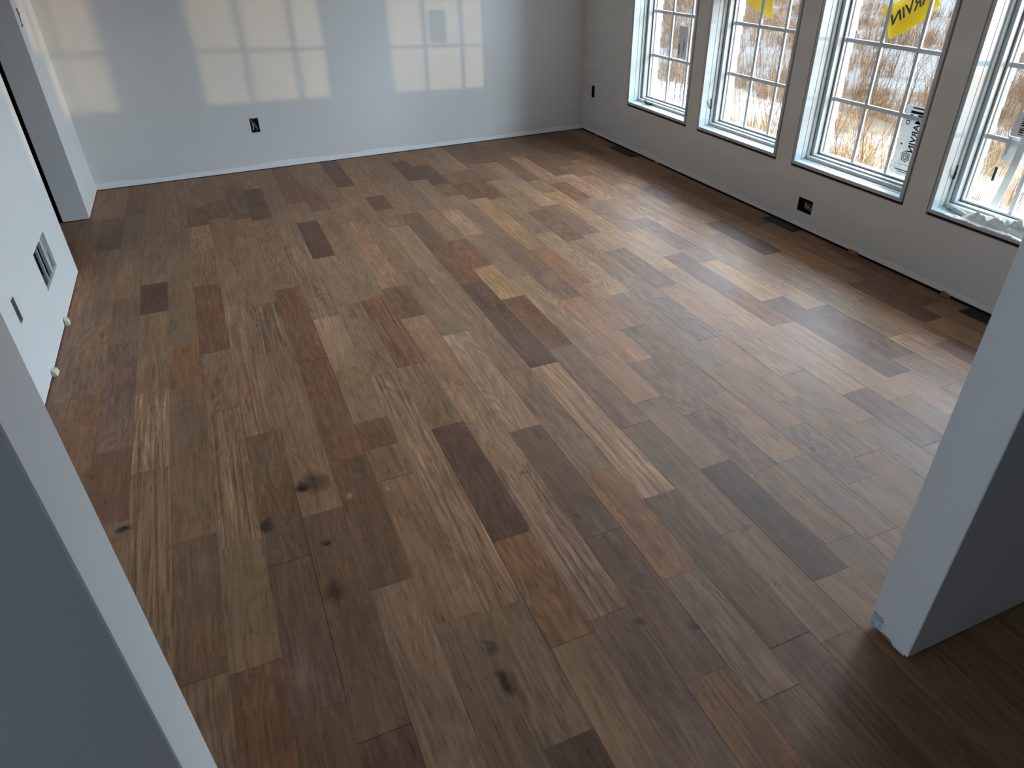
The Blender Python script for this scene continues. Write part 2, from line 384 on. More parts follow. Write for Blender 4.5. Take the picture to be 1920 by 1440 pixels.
for row in range(-14, 24):
    x0 = ROW_0 + row * ROW_W; x1 = x0 + ROW_W
    x1 = min(x1, XR - 0.004)
    if row < -8:                                   # only in the doorway of the left wall
        ys = 5.02; stop = 4.0; js = [ys, 4.62, 4.0] if row % 2 else [ys, 4.33, 4.0]; tn = ['m-', 'd']
        if row < -11: continue
        for a, b, tt in zip(js, js[1:], tn): plank(x0, x1, b, a, tt)
        continue
    x0 = max(x0, XL + 0.004) if row != -8 else x0
    toks = ROWS[row].split(); vs = [float(t) for t in toks[0::2]]; tn = toks[1::2]
    ys = [YF - 0.004] + [floor_y(row, v) for v in vs[1:]]
    end = -0.9
    while ys[-1] > end + 0.45:
        nx = ys[-1] - rnd.uniform(0.45, 1.1)
        if nx < end + 0.3: nx = end
        ys.append(nx)
        if len(ys) > len(tn) + 1: tn.append(rnd.choice(rest) + rnd.choice(['', '-', '+']))
    for a, b, tt in zip(ys, ys[1:], tn):
        if a - b < 0.05: continue
        plank(x0, x1, b, a, tt)

# ------------------------------------------------------------------ walls (boxes around holes)
def wall(name, axis, p0, p1, a0, a1, z0, z1, holes, mat):
    # axis 'x': slab between x=p0..p1 running along y=a0..a1; axis 'y': slab between y=p0..p1 running along x
    As = sorted({a0, a1, *[h[0] for h in holes], *[h[1] for h in holes]})
    Zs = sorted({z0, z1, *[h[2] for h in holes], *[h[3] for h in holes]})
    def solid(i, j):
        if not (0 <= i < len(As) - 1 and 0 <= j < len(Zs) - 1): return False
        ca, cz = (As[i] + As[i + 1]) / 2, (Zs[j] + Zs[j + 1]) / 2
        return not any(h[0] < ca < h[1] and h[2] < cz < h[3] for h in holes)
    mb = MB()
    def P(p, a, z): return (p, a, z) if axis == 'x' else (a, p, z)
    for i in range(len(As) - 1):
        for j in range(len(Zs) - 1):
            if not solid(i, j): continue
            A, B, z, Z = As[i], As[i + 1], Zs[j], Zs[j + 1]
            for p in (p0, p1): mb.add([P(p, A, z), P(p, B, z), P(p, B, Z), P(p, A, Z)], [(0, 1, 2, 3)])
            if not solid(i - 1, j): mb.add([P(p0, A, z), P(p1, A, z), P(p1, A, Z), P(p0, A, Z)], [(0, 1, 2, 3)])
            if not solid(i + 1, j): mb.add([P(p0, B, z), P(p1, B, z), P(p1, B, Z), P(p0, B, Z)], [(0, 1, 2, 3)])
            if not solid(i, j - 1): mb.add([P(p0, A, z), P(p1, A, z), P(p1, B, z), P(p0, B, z)], [(0, 1, 2, 3)])
            if not solid(i, j + 1): mb.add([P(p0, A, Z), P(p1, A, Z), P(p1, B, Z), P(p0, B, Z)], [(0, 1, 2, 3)])
    me = bpy.data.meshes.new(name); me.from_pydata(mb.v, [], mb.f)
    bm = bmesh.new(); bm.from_mesh(me); bmesh.ops.remove_doubles(bm, verts=bm.verts, dist=1e-6); bmesh.ops.recalc_face_normals(bm, faces=bm.faces); bm.to_mesh(me); bm.free()
    o = link(name, me, mat); tag(o, kind='structure'); return o

HC = 2.70
WIN = [(4.137, 4.905), (3.230, 4.000), (2.325, 3.088), (1.412, 2.178)]
WZ0, WZ1 = 0.339, 1.905
GAP = 0.009
holesR = [(a - 0.011, b + 0.006, WZ0 - 0.015, WZ1 + GAP) for a, b in WIN]
holesF = [(a - 0.0005, b + 0.0005, WZ0 - 0.0005, WZ1 + 0.0005) for a, b in WIN]
OUT_R1 = (5.430, 5.482, 0.290, 0.385)
OUT_R2 = (2.866, 2.978, 0.098, 0.176)
wall('wall_right', 'x', XR, XR + 0.013, -2.6, YF, 0.011, HC, holesR + [OUT_R1, OUT_R2], M['paint_right'])
# the framing and sheathing behind the wallboard
wall('wall_right_framing', 'x', XR + 0.014, XR + 0.165, -2.6, YF, -0.05, HC, holesF + [(OUT_R1[0], OUT_R1[1], OUT_R1[2], OUT_R1[3]), OUT_R2], M['gap'])
OUT_F = (0.281, 0.342, 0.272, 0.372)
wall('wall_far', 'y', YF, YF + 0.013, -1.0, XR + 0.16, 0.004, HC, [OUT_F], M['paint_far'])
wall('wall_far_framing', 'y', YF + 0.014, YF + 0.12, -2.6, XR + 0.16, -0.05, HC, [OUT_F], M['gap'])
HOLE_L = (3.400, 3.715, 0.190, 0.362)
OUT_L = (2.868, 2.918, 0.282, 0.382)
wall('wall_left', 'x', XL - 0.013, XL, YN - 0.119, 4.092, 0.006, HC, [HOLE_L, OUT_L], M['paint_left'])
wall('wall_left_framing', 'x', XL - 0.13, XL - 0.014, 2.2, 4.085, 0.0, HC, [HOLE_L, OUT_L], M['gap'])
# short return beside the doorway in the left wall
MB().box((-0.986, 5.0, 0.006), (-0.836, YF, HC)).build('wall_return', M['paint_left'])
tag(bpy.data.objects['wall_return'], kind='structure')
# wall ends left and right of the wide opening the camera looks through
PL, PR = -0.2155, 1.2500
MB().box((XL, YN - 0.119, 0.006), (PL, YN, HC)).build('wall_near_left', M['paint_post'], bevel=0.002)
tag(bpy.data.objects['wall_near_left'], kind='structure')
MB().box((PR, YN - 0.119, 0.013), (XR, YN, HC)).build('wall_near_right', M['paint_post'], bevel=0.002)
tag(bpy.data.objects['wall_near_right'], kind='structure')
# the rest of the shell: rooms behind and beside
MB().box((-2.6, -2.72, 0), (3.2, -2.6, HC)).build('wall_back', M['back_dark'])
wall('wall_hall', 'x', -2.72, -2.6, -2.72, 5.76, 0, HC, [(-0.75, 0.5, 0.45, 2.1)], M['paint_left'])
MB().box((-2.72, -2.72, HC), (3.2, 5.76, HC + 0.1)).build('ceiling', M['ceiling'])
for n in ('wall_back', 'ceiling'): tag(bpy.data.objects[n], kind='structure')

# ------------------------------------------------------------------ windows
GX = 3.187                                  # glass plane
GZ = [0.392, 0.681, 0.972, 1.263, 1.554, 1.845]
def ring(x0, x1, y0, y1, z0, z1, t_side, t_bot, name, mat, parent, bevel=0.0012):
    for (a, b) in (((x0, y1 - t_side, z0), (x1, y1, z1)), ((x0, y0, z0), (x1, y0 + t_side, z1))):
        MB().box(a, b).build(name, mat, parent, bevel=bevel)
    MB().box((x0, y0 + t_side, z0), (x1, y1 - t_side, z0 + t_bot)).build(name, mat, parent, bevel=bevel)
    MB().box((x0, y0 + t_side, z1 - t_side), (x1, y1 - t_side, z1)).build(name, mat, parent, bevel=bevel)
def window(n, y0, y1):
    root = empty('window_%d' % n, (0, 0, 0)); tag(root, kind='structure')
    # extension jamb in two strips (a fine joint between them), 18 mm thick
    ring(XR - 0.002, 3.073, y0, y1, WZ0, WZ1, 0.018, 0.018, 'jamb_board', M['white'], root)
    ring(3.0745, 3.108, y0, y1, WZ0, WZ1, 0.0185, 0.0195, 'jamb_board', M['white'], root)
    # frame stop, weatherstrip groove, sash, glazing bead
    ring(3.108, 3.128, y0, y1, WZ0, WZ1, 0.025, 0.036, 'frame_stop', M['cream'], root)
    ring(3.128, 3.134, y0, y1, WZ0, WZ1, 0.0225, 0.030, 'weatherstrip', M['rubber'], root, 0)
    ring(3.134, 3.166, y0 + 0.005, y1 - 0.020, WZ0 + 0.012, WZ1 - 0.012, 0.024, 0.032, 'sash', M['white'], root)
    ring(3.166, 3.170, y0 + 0.005, y1 - 0.020, WZ0 + 0.012, WZ1 - 0.012, 0.026, 0.034, 'weatherstrip', M['rubber'], root, 0)
    ring(3.170, 3.186, y0 + 0.005, y1 - 0.020, WZ0 + 0.012, WZ1 - 0.012, 0.034, 0.042, 'glazing_bead', M['cream'], root)
    ring(3.192, 3.215, y0 + 0.005, y1 - 0.020, WZ0 + 0.012, WZ1 - 0.012, 0.036, 0.040, 'outer_sash', M['siding'], root)
    gy0, gy1 = y0 + 0.041, y1 - 0.057
    ys = [gy0 + (gy1 - gy0) * k / 3 for k in range(4)]
    zz = [GZ[0] - 0.003 - 0.0095] + GZ[1:-1] + [GZ[-1] + 0.003 + 0.0095]
    for k in (1, 2):                         # upright bars, cut between the cross bars
        for za, zb in zip(zz, zz[1:]):
            MB().box((GX - 0.006, ys[k] - 0.0085, za + 0.0097), (GX + 0.005, ys[k] + 0.0085, zb - 0.0097)).build('muntin', M['muntin'], root)
    for z in GZ[1:-1]:
        MB().box((GX - 0.006, gy0 - 0.003, z - 0.0095), (GX + 0.005, gy1 + 0.003, z + 0.0095)).build('muntin', M['muntin'], root)
    for i in range(3):
        for j in range(5):
            MB().box((GX - 0.002, ys[i] - 0.002, GZ[j] - 0.002), (GX + 0.002, ys[i + 1] + 0.002, GZ[j + 1] + 0.002)).build('pane', M['glass'], root)
    # outer casing: lapped boards whose ends show through the glass
    z = WZ0 - 0.1
    while z < WZ1 + 0.05:
        for (ya, yb) in ((y1 - 0.036, y1 + 0.02), (y0 - 0.02, y0 + 0.012)):
            MB().add([(3.216, ya, z), (3.262, ya, z), (3.252, ya, z + 0.11), (3.216, ya, z + 0.11), (3.216, yb, z), (3.262, yb, z), (3.252, yb, z + 0.11), (3.216, yb, z + 0.11)],
                     [(0, 3, 2, 1), (4, 5, 6, 7), (0, 1, 5, 4), (1, 2, 6, 5), (2, 3, 7, 6), (3, 0, 4, 7)]).build('siding_board', M['siding'], root)
        z += 0.11
    MB().box((3.216, y0 - 0.02, WZ0 - 0.03), (3.275, y1 + 0.02, WZ0 + 0.006)).build('outer_sill', M['siding'], root)
    return root
wins = [window(i + 1, a, b) for i, (a, b) in enumerate(WIN)]

def lever(root, y, z):   # casement lock lever on the far side jamb
    o = MB().box((3.104, y - 0.010, z - 0.006), (3.112, y - 0.0185, z + 0.075)).tube([(3.106, y - .022, z + .05), (3.096, y - .030, z + .075), (3.088, y - .034, z + .115)], [.005, .005, .004], 6).build('lock_lever', M['bronze'], root)
lever(wins[3], 2.178, 0.44); lever(wins[1], 4.000, 0.415)
# crank operator on the first window
y = 4.72
MB().box((3.092, y - .035, .3575), (3.108, y + .035, .372)).tube([(3.098, y + .03, .372), (3.085, y + .028, .386), (3.070, y + .01, .381), (3.066, y - .03, .376), (3.070, y - .062, .374)], [.006, .006, .005, .005, .006], 8).build('crank_handle', M['bronze'], wins[0])
MB().box((3.092, 2.36, .3575), (3.106, 2.39, .367)).build('crank_cover', M['bronze'], wins[2])
MB().box((3.092, 3.26, .3575), (3.106, 3.285, .367)).build('crank_cover', M['bronze'], wins[1])

# ------------------------------------------------------------------ electrical boxes and openings
def outlet_box(name, axis, p, sgn, a0, a1, z0, z1, depth, label, horizontal=False, mat=None):
    # a box open towards the room; sgn = direction into the wall
    root = empty(name, (p, (a0 + a1) / 2, z0) if axis == 'x' else ((a0 + a1) / 2, p, z0)); tag(root, label, 'outlet box')
    base = root.location
    def P(d, a, z):
        q = Vector((p + sgn * d, a, z)) if axis == 'x' else Vector((a, p + sgn * d, z))
        return tuple(q - base)
    t = 0.002
    def bx(mb, d0, d1, A, B, z, Z):
        a = P(d0, A, z); b = P(d1, B, Z); mb.box(a, b)
    mb = MB()
    e = 0.0008
    bx(mb, depth, depth + t, a0 + e, a1 - e, z0 + e, z1 - e)
    bx(mb, 0.001, depth, a0 + e, a0 + e + t, z0 + e, z1 - e); bx(mb, 0.001, depth, a1 - e - t, a1 - e, z0 + e, z1 - e)
    bx(mb, 0.001, depth, a0 + e, a1 - e, z0 + e, z0 + e + t); bx(mb, 0.001, depth, a0 + e, a1 - e, z1 - e - t, z1 - e)
    mb.build('box_shell', mat or M['black'], root)
    def wire(pts, r=0.0017, m=None):
        MB().tube([P(*x) for x in pts], r, 6).build('wire', m or M['wire_white'], root)
    return root, wire
# far wall: folded wires in a zigzag
r, wr = outlet_box('outlet_box', 'y', YF, 1, *OUT_F, 0.05, 'black outlet box with folded white wires set in the far wall')
a0, a1, z0, z1 = OUT_F
wr([(.03, a0 + .010, z1 - .010), (.012, a0 + .012, z1 - .020), (.010, a1 - .018, z0 + .022), (.03, a1 - .012, z0 + .008)])
wr([(.035, a0 + .026, z1 - .015), (.014, a0 + .030, z1 - .030), (.012, a1 - .012, z0 + .026), (.035, a1 - .006, z0 + .012)], .0014, M['copper'])
wr([(.035, a0 + .010, z0 + .012), (.012, a0 + .016, z0 + .018), (.010, a0 + .020, z0 + .045), (.03, a0 + .014, z0 + .055)], .003)
wr([(.02, a0 + .03, z0 + .008), (.004, a1 - .026, z0 + .004), (-.003, a1 - .012, z0 - .004)], .0016)
wr([(.02, a0 + .025, z1 - .012), (.004, a0 + .032, z1 - .003), (-.002, a0 + .04, z1 + .001)], .0016)
# right wall single box near the far corner
r, wr = outlet_box('outlet_box', 'x', XR, 1, *OUT_R1, 0.05, 'narrow black outlet box on the window wall near the far corner')
a0, a1, z0, z1 = OUT_R1
wr([(.04, a0 + .02, z0 + .02), (.02, a0 + .03, z0 + .05), (.03, a1 - .015, z1 - .02)], .002)
# right wall double box low under the third window
r, wr = outlet_box('outlet_box', 'x', XR, 1, *OUT_R2, 0.05, 'wide black double outlet box low under the third window')
a0, a1, z0, z1 = OUT_R2
for k, zz in enumerate((.022, .034, .047)):
    wr([(.04, a1 - .02, z0 + zz - .004), (.012, a1 - .045, z0 + zz + .004), (.008, a0 + .03, z0 + zz), (.02, a0 + .006, z0 + zz - .004)], .0022, M['steel'] if k != 1 else M['wire_white'])
# left wall narrow box
r, wr = outlet_box('outlet_box', 'x', XL, -1, *OUT_L, 0.045, 'small grey outlet box in the left wall beside the near wall end', mat=M['steel'])
a0, a1, z0, z1 = OUT_L
wr([(.04, a0 + .012, z0 + .01), (.015, a0 + .02, z0 + .05), (.03, a1 - .01, z1 - .015)], .002)
# left wall: return air opening with its sheet metal sleeve and studs across
a0, a1, z0, z1 = HOLE_L
va = empty('air_vent_opening', (XL, (a0 + a1) / 2, z0)); tag(va, 'cut vent opening in the left wall with pale bars and metal edge', 'vent')
def rel(mb, a, b): mb.box(tuple(Vector(a) - va.location), tuple(Vector(b) - va.location)); return mb
rel(rel(MB(), (XL - .010, a0 + .001, z0 + .001), (XL - .11, a1 - .001, z0 + .004)), (XL - .014, a1 - .004, z0 + .004), (XL - .11, a1 - .001, z1 - .001)).build('metal_sleeve', M['steel'], va)
rel(MB(), (XL - .112, a0 + .001, z0 + .004), (XL - .114, a1 - .005, z1 - .001)).build('vent_back', M['gap'], va)
rel(MB(), (XL - .004, a0 + .200, z0 + .004), (XL - .018, a0 + .226, z1 - .001)).build('vent_bar', M['white'], va)
rel(MB(), (XL - .006, a0 + .108, z0 + .004), (XL - .016, a0 + .118, z1 - .001)).build('vent_bar', M['white'], va)
rel(rel(MB(), (XL - .016, a0 + .228, z0 + .004), (XL - .022, a1 - .006, z0 + .075)), (XL - .010, a0 + .228, z0 + .080), (XL - .016, a1 - .006, z1 - .001)).build('vent_tab', M['steel'], va)

# ------------------------------------------------------------------ floor registers
def register(y0, y1, x0, x1, label):
    rt = empty('floor_register', ((x0 + x1) / 2, (y0 + y1) / 2, 0.0006)); tag(rt, label, 'floor register')
    hx, hy = (x1 - x0) / 2, (y1 - y0) / 2
    MB().box((-hx, -hy, 0), (hx, hy, 0.0008)).build('opening', M['black'], rt)
    f = MB(); f.box((-hx, -hy, 0.0008), (-hx + .007, hy, .004)).box((hx - .007, -hy, 0.0008), (hx, hy, .004)).box((-hx + .007, -hy, 0.0008), (hx - .007, -hy + .01, .004)).box((-hx + .007, hy - .01, 0.0008), (hx - .007, hy, .004))
    f.build('frame', M['bronze'], rt)
    n = 5; s = None
    for k in range(n):
        x = -hx + .012 + (2 * hx - .024) * (k + .5) / n
        o = link('slat', s, None, rt) if s else MB().box((-.0028, -hy + .010, 0.0010), (.0028, hy - .010, .0036)).build('slat', M['bronze'], rt)
        s = o.data; o.location.x = x
    nb = 4
    for k in range(nb):
        y = -hy + 2 * hy * (k + 1) / (nb + 1)
        MB().box((-hx + .007, y - .003, .0008), (hx - .007, y + .003, .0030)).build('cross_bar', M['bronze'], rt)
register(4.66, 4.99, 2.932, 3.008, 'black floor register by the window wall near the far corner')
register(1.50, 1.815, 2.945, 3.021, 'black floor register half hidden by the right wall end')
register(2.90, 3.16, 2.955, 3.021, 'black floor register against the wall below the double outlet box')

# ------------------------------------------------------------------ small wooden spacers left under the wallboard
def spacer(x, y, dx, dy, h, mat, label, rz=0.2):
    mb = MB().add([(-dx, -dy, 0), (dx, -dy, 0), (dx, dy, 0), (-dx, dy, 0), (-dx * .9, -dy * .8, h), (dx * .7, -dy * .9, h * .7), (dx * .8, dy * .8, h * .85), (-dx * .8, dy * .9, h)],
                  [(0, 3, 2, 1), (4, 5, 6, 7), (0, 1, 5, 4), (1, 2, 6, 5), (2, 3, 7, 6), (3, 0, 4, 7)])
    o = mb.build('wood_spacer', mat); o.location = (x, y, 0.0005); o.rotation_euler.z = rz
    tag(o, label, 'spacer', 'wooden spacers left along the wall bottoms')
spacer(-0.815, 3.447, .009, .022, .028, M['spacer'], 'pale wood spacer at the left wall, the farther of two', .1)
spacer(-0.814, 2.965, .009, .020, .026, M['spacer'], 'pale wood spacer at the left wall, next to the near wall end', -.1)
spacer(3.015, 2.510, .008, .028, .024, M['spacer_dark'], 'brown wood chip at the window wall right of the double outlet box', .1)
spacer(3.015, 1.945, .008, .024, .022, M['spacer_dark'], 'brown wood chip at the window wall beside the hidden floor register', -.15)
spacer(3.014, 4.415, .007, .022, .018, M['spacer_dark'], 'small brown wood chip at the window wall between the far register and double box', .05)
spacer(3.012, 5.335, .007, .022, .020, M['spacer_dark'], 'small dark wood chip at the window wall close to the far corner', .3)

# ------------------------------------------------------------------ torn wallboard corner and pencil mark
wp = bpy.data.objects['wall_near_right']
def ragged(name, x, ylo, yhi, zlo, zhi, mat, seed, th=0.0012, face=-1):
    r = random.Random(seed); n = 11; pts = []
    cy, cz = (ylo + yhi) / 2, (zlo + zhi) / 2
    for k in range(n * 2):
        a = 2 * math.pi * k / (n * 2); s = r.uniform(.78, 1.0)
        ca, sa = math.cos(a), math.sin(a); e = .55
        pts.append((cy + (yhi - ylo) / 2 * math.copysign(abs(ca) ** e, ca) * s, cz + (zhi - zlo) / 2 * math.copysign(abs(sa) ** e, sa) * s))
    N = len(pts); mb = MB()
    mb.add([(x, a, b) for a, b in pts] + [(x + face * th, a, b) for a, b in pts], [tuple(range(N, 2 * N))] + [(k, (k + 1) % N, N + (k + 1) % N, N + k) for k in range(N)])
    return mb.build(name, mat, wp)
ragged('torn_paper', PR + .0002, .672, .7095, .012, .062, M['board_core'], 3)
ragged('bare_gypsum', PR + .0001, .664, .680, .022, .046, M['gypsum'], 5, .001)
ragged('bare_gypsum', PR + .0001, .640, .672, .009, .019, M['spacer_dark'], 6, .0008)
ragged('bare_gypsum', PR + .0001, .598, .640, .009, .015, M['gypsum'], 8, .0008)
def on_x(xp, u, v):
    d = px_ray(u, v); t = (xp - CAM.x) / d.x; return CAM + d * t
ret = bpy.data.objects['wall_return']
mk = [(33, 16), (30, 18), (34, 24), (37, 33), (40, 43), (41, 49), (43, 46)]
mk = [on_x(-.8355, *p_) for p_ in mk]
MB().tube(mk, [.0012, .004, .005, .003, .002, .005, .001], 5).build('pencil_mark', M['ink'], ret)

# ------------------------------------------------------------------ things on the glass
def text_mesh(s, size, ex=0.0004):
    c = bpy.data.curves.new('t', 'FONT'); c.body = s; c.size = size; c.align_x = 'CENTER'; c.align_y = 'CENTER'; c.extrude = ex
    c.offset = size * 0.018
    o = bpy.data.objects.new('t', c); C.objects.link(o)
    bpy.context.view_layer.update()
    me = bpy.data.meshes.new_from_object(o.evaluated_get(bpy.context.evaluated_depsgraph_get()))
    bpy.data.objects.remove(o); return me
def yellow_flag(name, pts, label, textspec=None, xq=3.205):
    # a curled sheet: rows of points given in (y, z), bulging in x
    n = 14; mrows = []
    (a, b, c_, d) = pts                      # corners: top-left, top-right, bottom-right, bottom-left
    def S(s, t):
        top = (a[0] + (b[0] - a[0]) * s, a[1] + (b[1] - a[1]) * s); bot = (d[0] + (c_[0] - d[0]) * s, d[1] + (c_[1] - d[1]) * s)
        y = top[0] + (bot[0] - top[0]) * t; z = top[1] + (bot[1] - top[1]) * t
        sag = 0.014 * math.sin(math.pi * s) * (1 if t > .5 else 0) * abs(2 * t - 1)
        return Vector((xq + 0.018 * math.sin(math.pi * (0.15 + .8 * s)) + 0.008 * math.sin(5 * t + 2 * s), y, z - sag))
    root = empty(name, tuple(S(.5, .5))); tag(root, label, 'banner')
    mb = MB(); vs = []; fs = []
    for side in (0, 1):
        for i in range(n + 1):
            for j in range(n + 1):
                p_ = S(i / n, j / n) + Vector((-.0006 if side else 0, 0, 0)) - root.location; vs.append(p_)
    K = (n + 1) ** 2
    for i in range(n):
        for j in range(n):
            q0 = i * (n + 1) + j; f = (q0, q0 + n + 1, q0 + n + 2, q0 + 1)
            fs.append(f); fs.append(tuple(K + k for k in reversed(f)))
    mb.add(vs, fs).build('sheet', M['yellow'], root, smooth=True)
    if textspec:
        s, (s0, t0), (s1, t1), size = textspec
        me = text_mesh(s, size)
        o0, o1 = S(s0, t0), S(s1, t1)
        ex = (o1 - o0).normalized(); L = (o1 - o0).length
        # wrap the flat lettering along the line on the sheet, seen from the room
        xs = [v.co.x for v in me.vertices]; x0, x1 = min(xs), max(xs)
        for v in me.vertices:
            f = (v.co.x - x0) / (x1 - x0); s_ = s0 + (s1 - s0) * f; t_ = t0 + (t1 - t0) * f
            p_ = S(s_, t_); dn = (S(s_, min(1, t_ + .02)) - S(s_, t_ - .02)).normalized()
            v.co = p_ + dn * (-v.co.y) + Vector((-.0022 - v.co.z, 0, 0)) - root.location
        link('lettering', me, M['ink'], root)
    return root
# third window: its lettering hangs upside down
yellow_flag('banner', [(2.882, 1.122), (2.620, 1.262), (2.560, 1.165), (2.786, 0.998)], 'yellow plastic banner with upside down black lettering on the third window',
            ('MARVIN', (1.10, .42), (.09, .46), 0.085))
yellow_flag('banner', [(3.915, 1.24), (3.66, 1.25), (3.655, 1.015), (3.885, 1.085)], 'plain yellow plastic banner hanging over the second window')

def on_glass(mb_or_me, root, name, mat):
    return link(name, mb_or_me, mat, root)
def sheet(name, root, y0, y1, z0, z1, x, mat, th=0.0003):
    return MB().box((x - root.location.x, y0 - root.location.y, z0 - root.location.z), (x + th - root.location.x, y1 - root.location.y, z1 - root.location.z)).build(name, mat, root)
# maker's sticker low on the third window, printed side outwards (reads mirrored from the room, lines running up)
gx = GX - 0.0026
st = empty('window_sticker', (gx, 2.475, .40)); tag(st, 'tall grey window sticker with mirrored lettering at lower right of the third window', 'sticker')
cy0, cy1 = 2.380, 2.570
sheet('film', st, cy0 - .004, cy1 - .004, .402, .735, gx, M['sticker_film'])
def vtext(s, size, yc, zc, mat, root=st, sx=1):
    me = text_mesh(s, size, .0002)
    for v in me.vertices:                    # text runs downwards on the glass; mirrored because the print faces outdoors
        X, Y = v.co.x, v.co.y
        v.co = (gx - .0006 - root.location.x, yc + sx * Y - root.location.y, zc - X - root.location.z)
    link('lettering', me, mat, root)
vtext('MARVIN', 0.046, 2.480, .605, M['ink_grey'])
vtext('ID', 0.032, 2.534, .660, M['ink_grey'])
for (ya, yb, za, zb, mt) in ((2.40, 2.53, .722, .730, 'ink_grey'), (2.405, 2.535, .700, .713, 'ink'), (2.43, 2.49, .676, .698, 'ink'), (2.515, 2.535, .680, .694, 'ink'),
                         (2.39, 2.55, .456, .4575, 'ink_grey'), (2.41, 2.54, .428, .433, 'ink_grey'), (2.43, 2.52, .419, .422, 'ink_grey'), (2.535, 2.545, .548, .556, 'ink')):
    sheet('print', st, ya, yb, za, zb, gx - .0005, M[mt])
for k in range(16): sheet('print', st, 2.388, 2.412 + .012 * ((k * 7) % 5), .50 + k * .011, .5012 + k * .011, gx - .0005, M['ink_grey'])
lg = MB()                                    # hexagonal spiral emblem
pts = []
for k in range(17):
    a = math.pi / 3 * k + .3; rr = .030 - .0016 * k
    pts.append((gx - .0006 - st.location.x, 2.498 + rr * math.cos(a) - st.location.y, .495 + rr * math.sin(a) - st.location.z))
lg.tube(pts, .0022, 4).build('emblem', M['ink_grey'], st)
# first window: hanging tag with bar code
sg = empty('window_sticker', (gx, 4.47, .72)); tag(sg, 'pale window sticker with a small bar code on the first window', 'sticker')
sheet('film', sg, 4.43, 4.535, .70, .905, gx, M['label_white'])
for k in range(9): sheet('print', sg, 4.51, 4.530, .725 + k * .0075, .725 + k * .0075 + (.0045 if k % 3 else .0025), gx - .0005, M['ink'])
MB().tube([(gx - .001 - sg.location.x, 4.468 - sg.location.y, .735 - sg.location.z), (gx - .001 - sg.location.x, 4.462 - sg.location.y, .79 - sg.location.z), (gx - .001 - sg.location.x, 4.470 - sg.location.y, .835 - sg.location.z)], [.0015, .004, .001], 5).build('print', M['ink_grey'], sg)
# fourth window: bar coded sleeve hanging on a pale strap, and a small dark strip on the glass
s4 = empty('window_sticker', (gx, 1.985, .60)); tag(s4, 'clear hardware sleeve with bar code label on the fourth window', 'sticker')
sheet('label', s4, 1.945, 2.015, .705, .805, gx - .010, M['label_white'])
sheet('sleeve', s4, 1.925, 2.02, .600, .704, gx - .008, M['poly'], .004)
for k in range(9): sheet('print', s4, 1.950, 1.985, .715 + k * .009, .715 + k * .009 + (.006 if k % 3 else .003), gx - .0106, M['ink'])
MB().box((gx - .0072 - s4.location.x, 2.006 - s4.location.y, .625 - s4.location.z), (gx - .0045 - s4.location.x, 2.014 - s4.location.y, .700 - s4.location.z)).build('hardware_pin', M['rubber'], s4)
strap = MB()
pp = [(gx - .016, 1.935, 1.15), (gx - .018, 1.937, .95), (gx - .020, 1.940, .75), (gx - .024, 1.944, .60), (gx - .022, 1.955, .50), (gx - .024, 1.97, .405)]
for (p0_, p1_) in zip(pp, pp[1:]):
    w0 = .017; strap.add([(p0_[0], p0_[1] - w0, p0_[2]), (p0_[0], p0_[1] + w0, p0_[2]), (p1_[0], p1_[1] + w0, p1_[2]), (p1_[0], p1_[1] - w0, p1_[2]),
                          (p0_[0] + .0015, p0_[1] - w0, p0_[2]), (p0_[0] + .0015, p0_[1] + w0, p0_[2]), (p1_[0] + .0015, p1_[1] + w0, p1_[2]), (p1_[0] + .0015, p1_[1] - w0, p1_[2])],
                         [(0, 1, 2, 3), (7, 6, 5, 4), (0, 4, 5, 1), (1, 5, 6, 2), (2, 6, 7, 3), (3, 7, 4, 0)])
tag(strap.build('plastic_strap', M['poly_white']), 'pale plastic strap hanging down the inside of the fourth window', 'strap')
o = MB().box((gx - .0005, 2.022, .505), (gx - .0012, 2.035, .565)).build('window_sticker', M['ink_grey']); tag(o, 'small dark strip stuck low on the glass of the fourth window', 'sticker')

# ------------------------------------------------------------------ plastic litter on the fourth sill
def crumple(name, y0, y1, x0, x1, z, h, seed, mat, label, nx=22, ny=44):
    r = random.Random(seed); ph = [r.uniform(0, 6.28) for _ in range(8)]
    import mathutils.noise as mn
    vs = []; fs = []
    for side in (0, 1):
        for i in range(nx + 1):
            for j in range(ny + 1):
                s, t = i / nx, j / ny
                x = x0 + (x1 - x0) * s; y = y0 + (y1 - y0) * t
                e = math.sin(math.pi * min(1, max(0, s))) ** .5 * math.sin(math.pi * t) ** .5
                nz = mn.fractal(Vector((x * 24 + seed, y * 15, seed)), 1.0, 2.0, 4) * .5 + .5
                rd = abs(mn.noise(Vector((x * 60, y * 40 + seed, 3))))
                zz = z + .001 + h * e * max(0.06, nz * .75 + .5 * rd)
                wob = .012 * mn.noise(Vector((x * 20, y * 20, seed * 2.)))
                vs.append((x + wob, y + wob * 1.4, zz - (.0008 if side else 0)))
    K = (nx + 1) * (ny + 1)
    for i in range(nx):
        for j in range(ny):
            q0 = i * (ny + 1) + j; f = (q0, q0 + ny + 1, q0 + ny + 2, q0 + 1)
            fs.append(f); fs.append(tuple(K + k for k in reversed(f)))
    o = MB().add(vs, fs).build(name, mat, None, smooth=False); tag(o, label, 'plastic bag'); return o
crumple('plastic_bag', 1.60, 2.02, 3.042, 3.106, .3585, .085, 11, M['poly_white'], 'crumpled milky plastic bag lying on the fourth window sill')
crumple('plastic_wrap', 1.70, 2.08, 3.012, 3.036, .3582, .018, 4, M['poly_white'], 'flat torn plastic wrap along the front edge of the fourth sill')
o = MB().tube([(3.098, 2.135, .366), (3.088, 2.09, .370), (3.078, 2.045, .368), (3.074, 2.02, .366)], [.007, .009, .009, .005], 8).build('foam_strip', M['white'], smooth=True)
tag(o, 'white foam strip curled in the far corner of the fourth sill', 'foam strip')
